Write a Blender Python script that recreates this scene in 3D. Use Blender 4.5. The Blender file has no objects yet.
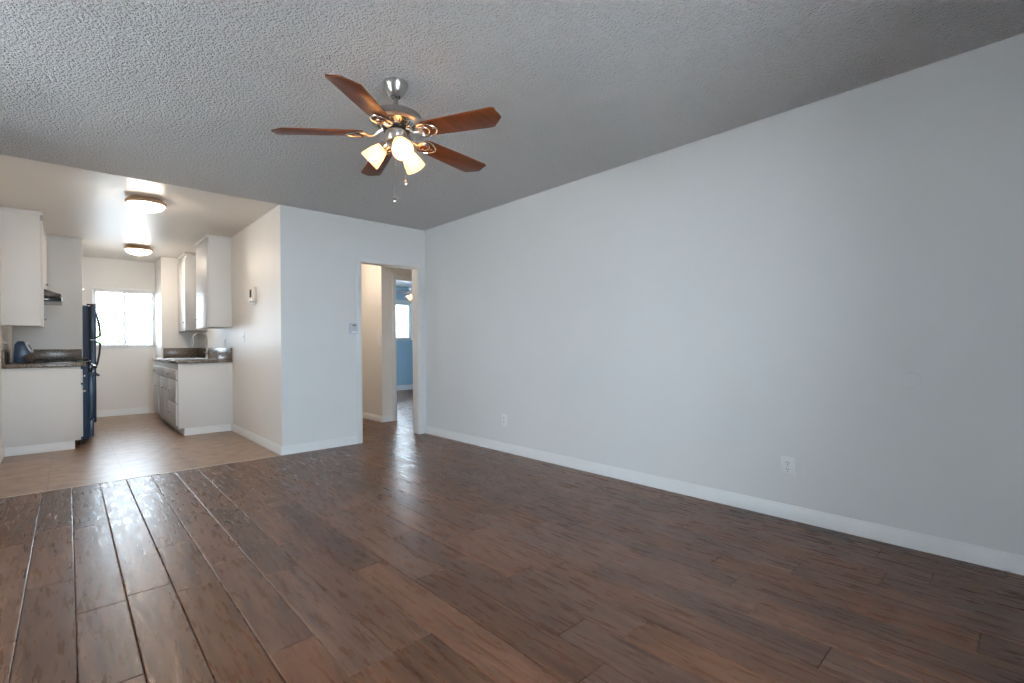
import bpy, bmesh, math, random
from mathutils import Vector, Matrix

# ------------------------------------------------------------------ camera, world, light, exposure
sc = bpy.context.scene
col = sc.collection
random.seed(7)

F_PX, YAW, ROLL, CY, CAM_H = 480.31, 0.746413, 0.00838, 344.42, 1.058
cam = bpy.data.cameras.new('camera')
cam.sensor_width = 36.0
cam.lens = F_PX / 1024.0 * 36.0
cam.shift_y = (CY - 341.5) / 1024.0
cam.clip_start = 0.05
cam_o = bpy.data.objects.new('camera', cam)
col.objects.link(cam_o)
_f = Vector((math.sin(YAW), math.cos(YAW), 0))
_r = Vector((math.cos(YAW), -math.sin(YAW), 0))
_u = Vector((0, 0, 1))
_rc = _r * math.cos(ROLL) - _u * math.sin(ROLL)
_uc = _r * math.sin(ROLL) + _u * math.cos(ROLL)
cam_o.matrix_world = Matrix(((_rc.x, _uc.x, -_f.x, 0), (_rc.y, _uc.y, -_f.y, 0), (_rc.z, _uc.z, -_f.z, CAM_H), (0, 0, 0, 1)))
sc.camera = cam_o

world = bpy.data.worlds.new('daylight_sky')
sc.world = world
world.use_nodes = True
_bg = world.node_tree.nodes['Background']
_bg.inputs['Color'].default_value = (0.73, 0.86, 1.0, 1)
_bg.inputs['Strength'].default_value = 9.6

sc.view_settings.view_transform = 'Standard'
sc.view_settings.look = 'None'
sc.view_settings.gamma = 1.0
sc.view_settings.use_curve_mapping = False
sc.view_settings.exposure = 1.27
sc.cycles.use_denoising = True
sc.cycles.denoising_prefilter = 'ACCURATE'
sc.cycles.max_bounces = 10
sc.cycles.diffuse_bounces = 6
sc.cycles.transparent_max_bounces = 16
sc.cycles.sample_clamp_indirect = 6.0
sc.cycles.caustics_reflective = True
sc.cycles.blur_glossy = 0.3

_sun = bpy.data.lights.new('sun', 'SUN')
_sun.energy = 55.0
_sun.angle = math.radians(1.0)
_sun.color = (1.0, .97, .94)
_sun_o = bpy.data.objects.new('sun', _sun)
_sun_o.rotation_euler = Vector((-.02, 0, -1.0)).to_track_quat('-Z', 'Y').to_euler()
col.objects.link(_sun_o)

FAN_LAMP, KIT_LAMP, HALL_LAMP = 11.0, 25.0, 25.0      # emission of the bulbs and of the lit diffusers
WARM = (1.0, 0.60, 0.30)


def portal(name, loc, rot, sx, sy):
    l = bpy.data.lights.new(name, 'AREA')
    l.shape = 'RECTANGLE'
    l.size, l.size_y = sx, sy
    l.cycles.is_portal = True
    o = bpy.data.objects.new(name, l)
    o.location = loc
    o.rotation_euler = rot
    col.objects.link(o)


# ------------------------------------------------------------------ room dimensions (metres)
H = 2.44
XR, YF, XP, XK = 3.16, 4.953, 1.524, -0.475      # right wall, far wall, kitchen partition, kitchen left wall
YB = 9.68                                        # kitchen window wall
XL, YN = -1.8, -1.25                            # living room left wall and the wall behind the camera
JX, JY = 1.05, 9.0                               # boxed-out wall at the end of the sink counter
OX0, OX1, OZ = 2.340, 3.07, 1.985                # hall opening
HX, HY = 3.18, 6.08                              # hall corner
BX1, BY1 = 6.9, 10.1                             # bedroom far corner
KW = (0.29, 1.04, 1.075, 1.955)                  # kitchen window x0 x1 z0 z1
BW = (4.10, 6.06, 1.20, 2.06)                    # bedroom window
NW = (-0.30, 1.30, 0.60, 2.10)                   # living room window behind the camera, x0 x1 z0 z1
LW = (2.2, 3.3, 0.95, 2.05)                      # living room window in the left wall, y0 y1 z0 z1
BR = (7.1, 8.9, 0.90, 2.06)                      # unseen window added in the bedroom's right wall to brighten it, y0 y1 z0 z1

portal('sky_portal', ((KW[0] + KW[1]) / 2, YB + .10, (KW[2] + KW[3]) / 2), (-math.pi / 2, 0, 0), KW[1] - KW[0], KW[3] - KW[2])
portal('sky_portal', ((BW[0] + BW[1]) / 2, BY1 + .10, (BW[2] + BW[3]) / 2), (-math.pi / 2, 0, 0), BW[1] - BW[0], BW[3] - BW[2])
portal('sky_portal', ((NW[0] + NW[1]) / 2, YN - .10, (NW[2] + NW[3]) / 2), (math.pi / 2, 0, 0), NW[1] - NW[0], NW[3] - NW[2])
portal('sky_portal', (XL - .10, (LW[0] + LW[1]) / 2, (LW[2] + LW[3]) / 2), (0, -math.pi / 2, 0), LW[3] - LW[2], LW[1] - LW[0])
portal('sky_portal', (BX1 + .10, (BR[0] + BR[1]) / 2, (BR[2] + BR[3]) / 2), (0, math.pi / 2, 0), BR[3] - BR[2], BR[1] - BR[0])


# ------------------------------------------------------------------ materials
def new_mat(name):
    m = bpy.data.materials.new(name)
    m.use_nodes = True
    nt = m.node_tree
    return m, nt, nt.nodes['Principled BSDF'], nt.nodes, nt.links


def pmat(name, color, rough=0.5, metal=0.0, noise=0.0, nscale=8.0, bump=0.0, bscale=60.0, bdist=0.001, stretch=None, spec=None, coat=0.0):
    """principled with slight noise variation of colour and a noise bump"""
    m, nt, p, N, L = new_mat(name)
    p.inputs['Roughness'].default_value = rough
    p.inputs['Metallic'].default_value = metal
    if spec is not None:
        p.inputs['Specular IOR Level'].default_value = spec
    if coat:
        p.inputs['Coat Weight'].default_value = coat
        p.inputs['Coat Roughness'].default_value = 0.15
    tc = N.new('ShaderNodeTexCoord')
    mp = N.new('ShaderNodeMapping')
    L.new(tc.outputs['Object'], mp.inputs['Vector'])
    if stretch:
        mp.inputs['Scale'].default_value = stretch
    nz = N.new('ShaderNodeTexNoise')
    nz.inputs['Scale'].default_value = nscale
    nz.inputs['Detail'].default_value = 4
    L.new(mp.outputs['Vector'], nz.inputs['Vector'])
    cr = N.new('ShaderNodeValToRGB')
    a = [max(0, c * (1 - noise)) for c in color]
    b = [min(1, c * (1 + noise)) for c in color]
    cr.color_ramp.elements[0].position = .3
    cr.color_ramp.elements[1].position = .7
    cr.color_ramp.elements[0].color = (*a, 1)
    cr.color_ramp.elements[1].color = (*b, 1)
    L.new(nz.outputs['Fac'], cr.inputs['Fac'])
    L.new(cr.outputs['Color'], p.inputs['Base Color'])
    if bump:
        n2 = N.new('ShaderNodeTexNoise')
        n2.inputs['Scale'].default_value = bscale
        n2.inputs['Detail'].default_value = 3
        L.new(mp.outputs['Vector'], n2.inputs['Vector'])
        bp = N.new('ShaderNodeBump')
        bp.inputs['Strength'].default_value = bump
        bp.inputs['Distance'].default_value = bdist
        L.new(n2.outputs['Fac'], bp.inputs['Height'])
        L.new(bp.outputs['Normal'], p.inputs['Normal'])
    return m


def emit_mat(name, color, strength):
    m, nt, p, N, L = new_mat(name)
    p.inputs['Base Color'].default_value = (.9, .88, .84, 1)
    p.inputs['Roughness'].default_value = .35
    p.inputs['Emission Color'].default_value = (*color, 1)
    p.inputs['Emission Strength'].default_value = strength
    return m


def frosted_mat(name, color, emis):
    """frosted lamp glass: mostly diffuse transmission, a little surface gloss, a faint glow of its own"""
    m, nt, p, N, L = new_mat(name)
    N.remove(p)
    out = N['Material Output']
    tr = N.new('ShaderNodeBsdfTranslucent'); tr.inputs['Color'].default_value = (*color, 1)
    df = N.new('ShaderNodeBsdfDiffuse'); df.inputs['Color'].default_value = (*color, 1)
    gl = N.new('ShaderNodeBsdfGlossy'); gl.inputs['Roughness'].default_value = .3
    em = N.new('ShaderNodeEmission'); em.inputs['Color'].default_value = (1, .72, .42, 1); em.inputs['Strength'].default_value = emis
    m1 = N.new('ShaderNodeMixShader'); m1.inputs[0].default_value = .4
    m2 = N.new('ShaderNodeMixShader'); m2.inputs[0].default_value = .05
    ad = N.new('ShaderNodeAddShader')
    L.new(tr.outputs[0], m1.inputs[1]); L.new(df.outputs[0], m1.inputs[2])
    L.new(m1.outputs[0], m2.inputs[1]); L.new(gl.outputs[0], m2.inputs[2])
    L.new(m2.outputs[0], ad.inputs[0]); L.new(em.outputs[0], ad.inputs[1])
    L.new(ad.outputs[0], out.inputs['Surface'])
    return m


def pane_mat(name):
    """thin window glass"""
    m, nt, p, N, L = new_mat(name)
    N.remove(p)
    out = N['Material Output']
    t = N.new('ShaderNodeBsdfTransparent'); t.inputs['Color'].default_value = (.96, .98, .98, 1)
    g = N.new('ShaderNodeBsdfGlossy'); g.inputs['Roughness'].default_value = 0.02
    fr = N.new('ShaderNodeFresnel'); fr.inputs['IOR'].default_value = 1.35
    mx = N.new('ShaderNodeMixShader')
    L.new(fr.outputs[0], mx.inputs[0]); L.new(t.outputs[0], mx.inputs[1]); L.new(g.outputs[0], mx.inputs[2])
    L.new(mx.outputs[0], out.inputs['Surface'])
    return m


def popcorn_mat():
    m, nt, p, N, L = new_mat('popcorn_ceiling')
    p.inputs['Base Color'].default_value = (.76, .75, .74, 1)
    p.inputs['Roughness'].default_value = .9
    p.inputs['Specular IOR Level'].default_value = .1
    tc = N.new('ShaderNodeTexCoord')
    n1 = N.new('ShaderNodeTexNoise'); n1.inputs['Scale'].default_value = 68; n1.inputs['Detail'].default_value = 3; n1.inputs['Roughness'].default_value = .55
    v1 = N.new('ShaderNodeTexVoronoi'); v1.inputs['Scale'].default_value = 95
    L.new(tc.outputs['Object'], n1.inputs['Vector']); L.new(tc.outputs['Object'], v1.inputs['Vector'])
    cr = N.new('ShaderNodeValToRGB'); cr.color_ramp.elements[0].position = .34; cr.color_ramp.elements[1].position = .80
    L.new(n1.outputs['Fac'], cr.inputs['Fac'])
    mi = N.new('ShaderNodeMath'); mi.operation = 'MULTIPLY_ADD'; mi.inputs[1].default_value = -.45
    L.new(v1.outputs['Distance'], mi.inputs[0]); L.new(cr.outputs['Color'], mi.inputs[2])
    b = N.new('ShaderNodeBump'); b.inputs['Strength'].default_value = 1.0; b.inputs['Distance'].default_value = .022
    L.new(mi.outputs[0], b.inputs['Height']); L.new(b.outputs['Normal'], p.inputs['Normal'])
    return m


def plank_mat():
    m, nt, p, N, L = new_mat('hand_scraped_plank')
    at = N.new('ShaderNodeAttribute'); at.attribute_name = 'tint'
    sep = N.new('ShaderNodeSeparateColor'); L.new(at.outputs['Color'], sep.inputs[0])
    tc = N.new('ShaderNodeTexCoord')
    off = N.new('ShaderNodeVectorMath'); off.operation = 'MULTIPLY_ADD'
    off.inputs[1].default_value = (37, 53, 0)
    L.new(at.outputs['Color'], off.inputs[0]); L.new(tc.outputs['Object'], off.inputs[2])
    mp = N.new('ShaderNodeMapping'); mp.inputs['Scale'].default_value = (30, 2.6, 1)
    L.new(off.outputs[0], mp.inputs['Vector'])
    g = N.new('ShaderNodeTexNoise'); g.inputs['Scale'].default_value = 1.0; g.inputs['Detail'].default_value = 5; g.inputs['Roughness'].default_value = .65; g.inputs['Distortion'].default_value = .6
    L.new(mp.outputs[0], g.inputs['Vector'])
    cr = N.new('ShaderNodeValToRGB')
    e = cr.color_ramp.elements
    e[0].position = .22; e[0].color = (.060, .026, .015, 1)
    e[1].position = .88; e[1].color = (.300, .155, .092, 1)
    x = e.new(.5); x.color = (.176, .083, .049, 1)
    L.new(g.outputs['Fac'], cr.inputs['Fac'])
    # dark knots and worn streaks
    mp2 = N.new('ShaderNodeMapping'); mp2.inputs['Scale'].default_value = (13, 1.5, 1)
    L.new(off.outputs[0], mp2.inputs['Vector'])
    k = N.new('ShaderNodeTexNoise'); k.inputs['Scale'].default_value = 1.2; k.inputs['Detail'].default_value = 5; k.inputs['Distortion'].default_value = .5
    L.new(mp2.outputs[0], k.inputs['Vector'])
    kr = N.new('ShaderNodeValToRGB'); kr.color_ramp.elements[0].position = .27; kr.color_ramp.elements[0].color = (.45, .43, .43, 1); kr.color_ramp.elements[1].position = .52; kr.color_ramp.elements[1].color = (1, 1, 1, 1)
    L.new(k.outputs['Fac'], kr.inputs['Fac'])
    mul = N.new('ShaderNodeMix'); mul.data_type = 'RGBA'; mul.blend_type = 'MULTIPLY'; mul.inputs[0].default_value = .45
    L.new(cr.outputs['Color'], mul.inputs[6]); L.new(kr.outputs['Color'], mul.inputs[7])
    # plank to plank variation
    val = N.new('ShaderNodeMapRange'); val.inputs[3].default_value = .60; val.inputs[4].default_value = .98
    L.new(sep.outputs[0], val.inputs[0])
    hs = N.new('ShaderNodeHueSaturation')
    sat = N.new('ShaderNodeMapRange'); sat.inputs[3].default_value = .92; sat.inputs[4].default_value = 1.10
    L.new(sep.outputs[1], sat.inputs[0])
    L.new(val.outputs[0], hs.inputs['Value']); L.new(sat.outputs[0], hs.inputs['Saturation'])
    L.new(mul.outputs[2], hs.inputs['Color'])
    L.new(hs.outputs['Color'], p.inputs['Base Color'])
    mp3 = N.new('ShaderNodeMapping'); mp3.inputs['Scale'].default_value = (22, 2.6, 1)
    L.new(off.outputs[0], mp3.inputs['Vector'])
    b1 = N.new('ShaderNodeTexNoise'); b1.inputs['Scale'].default_value = 2.0; b1.inputs['Detail'].default_value = 3; b1.inputs['Roughness'].default_value = .6
    L.new(mp3.outputs[0], b1.inputs['Vector'])
    # sheen broken up by scraping
    rr = N.new('ShaderNodeMapRange'); rr.inputs[1].default_value = .3; rr.inputs[2].default_value = .7; rr.inputs[3].default_value = .22; rr.inputs[4].default_value = .38
    L.new(b1.outputs['Fac'], rr.inputs[0]); L.new(rr.outputs[0], p.inputs['Roughness'])
    p.inputs['Specular IOR Level'].default_value = .27
    mp4 = N.new('ShaderNodeMapping'); mp4.inputs['Scale'].default_value = (130, 14, 1)
    L.new(off.outputs[0], mp4.inputs['Vector'])
    b2 = N.new('ShaderNodeTexNoise'); b2.inputs['Scale'].default_value = 1.0; b2.inputs['Detail'].default_value = 4; b2.inputs['Roughness'].default_value = .6
    L.new(mp4.outputs[0], b2.inputs['Vector'])
    sm = N.new('ShaderNodeMath'); sm.operation = 'MULTIPLY_ADD'; sm.inputs[1].default_value = .06
    L.new(b2.outputs['Fac'], sm.inputs[0]); L.new(b1.outputs['Fac'], sm.inputs[2])
    bp = N.new('ShaderNodeBump'); bp.inputs['Strength'].default_value = .3; bp.inputs['Distance'].default_value = .0024
    L.new(sm.outputs[0], bp.inputs['Height']); L.new(bp.outputs['Normal'], p.inputs['Normal'])
    return m


def tile_mat():
    m, nt, p, N, L = new_mat('vinyl_tile')
    tc = N.new('ShaderNodeTexCoord')
    mp = N.new('ShaderNodeMapping'); mp.inputs['Location'].default_value = (.12, -.03, 0)
    L.new(tc.outputs['Object'], mp.inputs['Vector'])
    br = N.new('ShaderNodeTexBrick')
    br.offset = 0.0
    br.inputs['Scale'].default_value = 1.0
    br.inputs['Mortar Size'].default_value = .004
    br.inputs['Mortar Smooth'].default_value = .3
    br.inputs['Brick Width'].default_value = .46
    br.inputs['Row Height'].default_value = .46
    br.inputs['Color1'].default_value = (.40, .27, .18, 1)
    br.inputs['Color2'].default_value = (.345, .23, .155, 1)
    br.inputs['Mortar'].default_value = (.26, .19, .14, 1)
    L.new(mp.outputs[0], br.inputs['Vector'])
    nz = N.new('ShaderNodeTexNoise'); nz.inputs['Scale'].default_value = 9; nz.inputs['Detail'].default_value = 7
    L.new(tc.outputs['Object'], nz.inputs['Vector'])
    cr = N.new('ShaderNodeValToRGB'); cr.color_ramp.elements[0].position = .3; cr.color_ramp.elements[0].color = (.62, .59, .57, 1); cr.color_ramp.elements[1].position = .7; cr.color_ramp.elements[1].color = (1.08, 1.06, 1.04, 1)
    L.new(nz.outputs['Fac'], cr.inputs['Fac'])
    mul = N.new('ShaderNodeMix'); mul.data_type = 'RGBA'; mul.blend_type = 'MULTIPLY'; mul.inputs[0].default_value = 1
    L.new(br.outputs['Color'], mul.inputs[6]); L.new(cr.outputs['Color'], mul.inputs[7])
    L.new(mul.outputs[2], p.inputs['Base Color'])
    p.inputs['Roughness'].default_value = .32
    bp = N.new('ShaderNodeBump'); bp.inputs['Strength'].default_value = .15; bp.inputs['Distance'].default_value = .002
    n2 = N.new('ShaderNodeTexNoise'); n2.inputs['Scale'].default_value = 45; n2.inputs['Detail'].default_value = 4
    L.new(tc.outputs['Object'], n2.inputs['Vector'])
    L.new(n2.outputs['Fac'], bp.inputs['Height']); L.new(bp.outputs['Normal'], p.inputs['Normal'])
    return m


def granite_mat():
    m, nt, p, N, L = new_mat('speckled_granite')
    tc = N.new('ShaderNodeTexCoord')
    n1 = N.new('ShaderNodeTexNoise'); n1.inputs['Scale'].default_value = 90; n1.inputs['Detail'].default_value = 6; n1.inputs['Roughness'].default_value = .7
    v = N.new('ShaderNodeTexVoronoi'); v.inputs['Scale'].default_value = 160
    L.new(tc.outputs['Object'], n1.inputs['Vector']); L.new(tc.outputs['Object'], v.inputs['Vector'])
    cr = N.new('ShaderNodeValToRGB')
    e = cr.color_ramp.elements
    e[0].position = .34; e[0].color = (.035, .030, .027, 1)
    e[1].position = .72; e[1].color = (.50, .42, .34, 1)
    x = e.new(.52); x.color = (.20, .155, .118, 1)
    L.new(n1.outputs['Fac'], cr.inputs['Fac'])
    mx = N.new('ShaderNodeMix'); mx.data_type = 'RGBA'; mx.blend_type = 'MULTIPLY'; mx.inputs[0].default_value = .3
    L.new(cr.outputs['Color'], mx.inputs[6]); L.new(v.outputs['Distance'], mx.inputs[7])
    L.new(mx.outputs[2], p.inputs['Base Color'])
    p.inputs['Roughness'].default_value = .24
    return m


M = {
    'wall': pmat('living_wall_paint', (.72, .72, .71), .55, noise=.012, nscale=2, bump=.12, bscale=140, bdist=.001),
    'kitchen_wall': pmat('kitchen_gloss_paint', (.785, .75, .705), .42, spec=.3, noise=.015, nscale=2, bump=.10, bscale=7, bdist=.006),
    'kitchen_ceiling': pmat('kitchen_ceiling_paint', (.76, .72, .67), .36, spec=.3, noise=.012, nscale=2, bump=.16, bscale=9, bdist=.006),
    'hall_wall': pmat('hall_paint', (.76, .72, .67), .5, noise=.012, nscale=2, bump=.1, bscale=140),
    'blue_wall': pmat('blue_paint', (.34, .50, .62), .55, noise=.02, nscale=2, bump=.1, bscale=140),
    'trim': pmat('white_trim_paint', (.78, .78, .77), .35, noise=.01, nscale=3, bump=.06, bscale=40),
    'cabinet': pmat('white_cabinet_paint', (.70, .69, .675), .45, noise=.01, nscale=3, bump=.08, bscale=12, bdist=.002),
    'popcorn': popcorn_mat(),
    'plank': plank_mat(),
    'tile': tile_mat(),
    'granite': granite_mat(),
    'underlay': pmat('dark_underlay', (.02, .013, .01), .8, noise=.1),
    'nickel': pmat('brushed_nickel', (.50, .47, .44), .30, 1.0, noise=.05, nscale=30, bump=.05, bscale=200, bdist=.0005),
    'faucet_nickel': pmat('dark_brushed_nickel', (.36, .33, .30), .28, 1.0, noise=.05, nscale=30),
    'nickel_warm': pmat('polished_nickel', (.72, .66, .58), .20, 1.0, noise=.04, nscale=30),
    'chrome': pmat('polished_chrome', (.75, .75, .76), .12, 1.0, noise=.03),
    'steel': pmat('stainless_steel', (.55, .56, .57), .28, 1.0, noise=.05, nscale=20, stretch=(1, 12, 1)),
    'blade': pmat('cherry_veneer', (.160, .043, .012), .32, spec=.22, noise=.35, nscale=2.2, stretch=(1.2, 16, 8), bump=.05, bscale=8, bdist=.0005),
    'frost': frosted_mat('frosted_lamp_glass', (.86, .68, .46), .25),
    'bulb': emit_mat('lit_bulb', (1.0, .66, .36), FAN_LAMP),
    'diffuser': emit_mat('lit_diffuser', (1.0, .88, .74), KIT_LAMP),
    'hall_diffuser': emit_mat('lit_hall_diffuser', (1.0, .85, .68), HALL_LAMP),
    'bronze': pmat('brushed_bronze', (.66, .50, .36), .36, 1.0, noise=.06, nscale=20),
    'black_enamel': pmat('black_enamel', (.012, .013, .016), .12, noise=.1, spec=.6),
    'black_iron': pmat('black_cast_iron', (.012, .012, .012), .55, noise=.15, bump=.2, bscale=200),
    'black_glass': pmat('black_oven_glass', (.006, .006, .008), .05, noise=.1),
    'fridge': pmat('dark_blue_black_appliance', (.020, .048, .100), .30, noise=.08, bump=.08, bscale=350, bdist=.0005),
    'gasket': pmat('dark_gasket', (.01, .01, .012), .6, noise=.1),
    'hood': pmat('dark_brown_hood', (.045, .022, .015), .3, noise=.1),
    'plastic': pmat('white_plastic', (.80, .80, .79), .35, noise=.01),
    'beige_plastic': pmat('ivory_plastic', (.70, .62, .53), .4, noise=.02),
    'thermostat': pmat('grey_white_plastic', (.58, .60, .64), .4, noise=.01),
    'slot': pmat('dark_slot', (.03, .03, .03), .6, noise=.1),
    'grey_plastic': pmat('grey_display', (.20, .21, .23), .3, noise=.05),
    'slat': pmat('white_blind_slat', (.80, .81, .82), .45, noise=.01),
    'vinyl_frame': pmat('white_vinyl_frame', (.80, .82, .84), .35, noise=.01),
    'pane': pane_mat('window_glass'),
    'threshold': pmat('pale_edge_strip', (.62, .52, .42), .35, noise=.06, nscale=20),
    'concrete': pmat('pale_concrete', (.46, .47, .48), .9, noise=.12, nscale=1.5, bump=.2, bscale=20),
    'stucco': pmat('pale_stucco', (.62, .62, .60), .9, noise=.05, nscale=3, bump=.3, bscale=80, bdist=.003),
    'roof': pmat('grey_shingles', (.22, .22, .24), .9, noise=.2, nscale=12, bump=.3, bscale=30),
    'leaf': pmat('tree_leaf', (.13, .24, .045), .6, noise=.4, nscale=3),
    'bark': pmat('tree_bark', (.14, .10, .07), .9, noise=.3, nscale=10, bump=.5, bscale=30, bdist=.01),
    'exterior': pmat('exterior_wall', (.6, .58, .54), .9, noise=.05),
}


# ------------------------------------------------------------------ mesh builder
class MB:
    def __init__(self, o=(0, 0, 0)):
        self.bm = bmesh.new()
        self.o = Vector(o)

    def box(self, x0, y0, z0, x1, y1, z1, bev=0.0, seg=2, mi=0, m=None):
        r = bmesh.ops.create_cube(self.bm, size=1.0)
        vs = r['verts']
        sx, sy, sz = abs(x1 - x0), abs(y1 - y0), abs(z1 - z0)
        c = Vector(((x0 + x1) / 2, (y0 + y1) / 2, (z0 + z1) / 2))
        for v in vs:
            v.co = Vector((v.co.x * sx, v.co.y * sy, v.co.z * sz)) + c
        es = {e for v in vs for e in v.link_edges}
        fs = {f for v in vs for f in v.link_faces}
        for f in fs:
            f.material_index = mi
        if bev:
            bev = min(bev, .45 * min(sx, sy, sz))
            g = bmesh.ops.bevel(self.bm, geom=list(es), offset=bev, segments=seg, profile=.5, affect='EDGES')
            vs = list({v for f in g['faces'] for v in f.verts} | {v for v in vs if v.is_valid})
            for f in {f for v in vs for f in v.link_faces}:
                f.material_index = mi
        if m is not None:
            bmesh.ops.transform(self.bm, matrix=m, verts=[v for v in vs if v.is_valid])
        return self

    def lathe(self, prof, seg=32, m=None, mi=0):
        rings = []
        M4 = m or Matrix()
        for r, z in prof:
            if r < 1e-6:
                rings.append([self.bm.verts.new(M4 @ Vector((0, 0, z)))])
            else:
                rings.append([self.bm.verts.new(M4 @ Vector((r * math.cos(2 * math.pi * i / seg), r * math.sin(2 * math.pi * i / seg), z))) for i in range(seg)])
        for a, b in zip(rings, rings[1:]):
            for i in range(seg):
                j = (i + 1) % seg
                if len(a) == 1 and len(b) == 1:
                    continue
                if len(a) == 1:
                    f = self.bm.faces.new((a[0], b[j], b[i]))
                elif len(b) == 1:
                    f = self.bm.faces.new((a[i], a[j], b[0]))
                else:
                    f = self.bm.faces.new((a[i], a[j], b[j], b[i]))
                f.material_index = mi
        return self

    def cyl(self, p0, p1, r, r2=None, seg=16, mi=0):
        p0, p1 = Vector(p0), Vector(p1)
        d = p1 - p0
        q = d.to_track_quat('Z', 'Y').to_matrix().to_4x4()
        r2 = r if r2 is None else r2
        return self.lathe([(0, 0), (r, 0), (r2, d.length), (0, d.length)], seg, Matrix.Translation(p0) @ q, mi)

    def tube(self, pts, r, seg=8, closed=False, mi=0):
        pts = [Vector(p) for p in pts]
        n = len(pts)
        rings = []
        up = None
        for i, p in enumerate(pts):
            a = pts[(i - 1) % n] if (closed or i > 0) else p
            b = pts[(i + 1) % n] if (closed or i < n - 1) else p
            t = (b - a).normalized()
            if up is None:
                up = Vector((0, 0, 1)) if abs(t.z) < .9 else Vector((1, 0, 0))
            s = t.cross(up).normalized()
            up = s.cross(t).normalized()
            rr = r[i] if isinstance(r, (list, tuple)) else r
            rings.append([self.bm.verts.new(p + (s * math.cos(2 * math.pi * k / seg) + up * math.sin(2 * math.pi * k / seg)) * rr) for k in range(seg)])
        rng = range(n) if closed else range(n - 1)
        for i in rng:
            A, B = rings[i], rings[(i + 1) % n]
            for k in range(seg):
                l = (k + 1) % seg
                self.bm.faces.new((A[k], A[l], B[l], B[k])).material_index = mi
        if not closed:
            self.bm.faces.new(list(reversed(rings[0]))).material_index = mi
            self.bm.faces.new(rings[-1]).material_index = mi
        return self

    def prism(self, poly, axis, d0, d1, bev=0.0, mi=0, m=None):
        """extrude a 2D polygon: axis 'y' -> poly is (x,z); 'x' -> (y,z); 'z' -> (x,y)"""
        def P(a, b, d):
            return {'y': Vector((a, d, b)), 'x': Vector((d, a, b)), 'z': Vector((a, b, d))}[axis]
        A = [self.bm.verts.new(P(a, b, d0)) for a, b in poly]
        B = [self.bm.verts.new(P(a, b, d1)) for a, b in poly]
        n = len(poly)
        fs = [self.bm.faces.new(A), self.bm.faces.new(list(reversed(B)))]
        for i in range(n):
            fs.append(self.bm.faces.new((A[i], B[i], B[(i + 1) % n], A[(i + 1) % n])))
        for f in fs:
            f.material_index = mi
        vs = A + B
        if bev:
            es = list({e for f in fs for e in f.edges})
            g = bmesh.ops.bevel(self.bm, geom=es, offset=bev, segments=2, profile=.5, affect='EDGES')
            vs = list({v for f in g['faces'] for v in f.verts} | {v for v in vs if v.is_valid})
        if m is not None:
            bmesh.ops.transform(self.bm, matrix=m, verts=[v for v in vs if v.is_valid])
        return self

    def build(self, name, mat, parent=None, label=None, smooth=True, keep=False):
        bm = self.bm
        bmesh.ops.recalc_face_normals(bm, faces=bm.faces[:])
        me = bpy.data.meshes.new(name)
        if self.o.length:
            bmesh.ops.translate(bm, verts=bm.verts[:], vec=-self.o)
        bm.to_mesh(me)
        bm.free()
        if smooth:
            for p in me.polygons:
                p.use_smooth = True
            me.set_sharp_from_angle(angle=math.radians(35))
        for k in (mat if isinstance(mat, (list, tuple)) else [mat]):
            me.materials.append(M[k] if isinstance(k, str) else k)
        o = bpy.data.objects.new(name, me)
        col.objects.link(o)
        if parent is not None:
            o.parent = parent
            if parent.type == 'MESH':
                o.location = self.o - Vector(parent.get('_o', (0, 0, 0))) if '_o' in parent else (0, 0, 0)
        else:
            o.location = self.o
        if label:
            o['label'] = label
        return o


def thing(name, label, cat, loc=(0, 0, 0), group=None):
    o = bpy.data.objects.new(name, None)
    o.empty_display_size = .1
    o.location = loc
    col.objects.link(o)
    o['label'] = label
    o['category'] = cat
    if group:
        o['group'] = group
    return o


def tag(o, label, cat, group=None):
    o['label'] = label
    o['category'] = cat
    if group:
        o['group'] = group
    return o


def struct(o, label=None):
    o['kind'] = 'structure'
    return o


def copy_tree(o, parent=None, loc=None, label=None):
    c = o.copy()
    col.objects.link(c)
    c.parent = parent
    if loc is not None:
        c.location = loc
    if label:
        c['label'] = label
    for ch in list(o.children):
        copy_tree(ch, c)
    return c


# ------------------------------------------------------------------ room shell
def wall(name, boxes, mat):
    b = MB()
    for q in boxes:
        b.box(*q)
    return struct(b.build(name, mat, smooth=False))


T = .12
EPS = .0005
# living room
wall('wall_right', [(XR, YN - T, -.1, XR + T, YF, H)], 'wall')
b = MB()
b.box(XP + T, YF, -.1, OX0, YF + T, H)
b.box(OX0, YF, OZ, OX1, YF + T, H)
b.box(OX1, YF, -.1, 4.72, YF + T, H)
o = b.build('wall_far', ['wall', 'hall_wall'], smooth=False)
for p in o.data.polygons:                      # hall side of the same wall
    if p.normal.y > .5 or p.normal.z < -.5 or abs(p.normal.x) > .5:
        p.material_index = 1
struct(o)
b = MB()
b.box(XP, YF, -.1, XP + T, YB, H)
o = b.build('wall_partition', ['wall', 'kitchen_wall', 'hall_wall'], smooth=False)
for p in o.data.polygons:
    p.material_index = 1 if p.normal.x < -.5 else (2 if p.normal.x > .5 else 0)
struct(o)
wall('wall_left', [(XL - T, YN - T, -.1, XL, LW[0], H), (XL - T, LW[1], -.1, XL, YF + T, H),
                   (XL - T, LW[0], -.1, XL, LW[1], LW[2]), (XL - T, LW[0], LW[3], XL, LW[1], H)], 'wall')
wall('wall_near', [(XL, YN - T, -.1, NW[0], YN, H), (NW[1], YN - T, -.1, XR, YN, H),
                   (NW[0], YN - T, -.1, NW[1], YN, NW[2]), (NW[0], YN - T, NW[3], NW[1], YN, H)], 'wall')
wall('wall_return', [(XL, YF, -.1, XK, YF + T, H)], 'wall')
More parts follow.
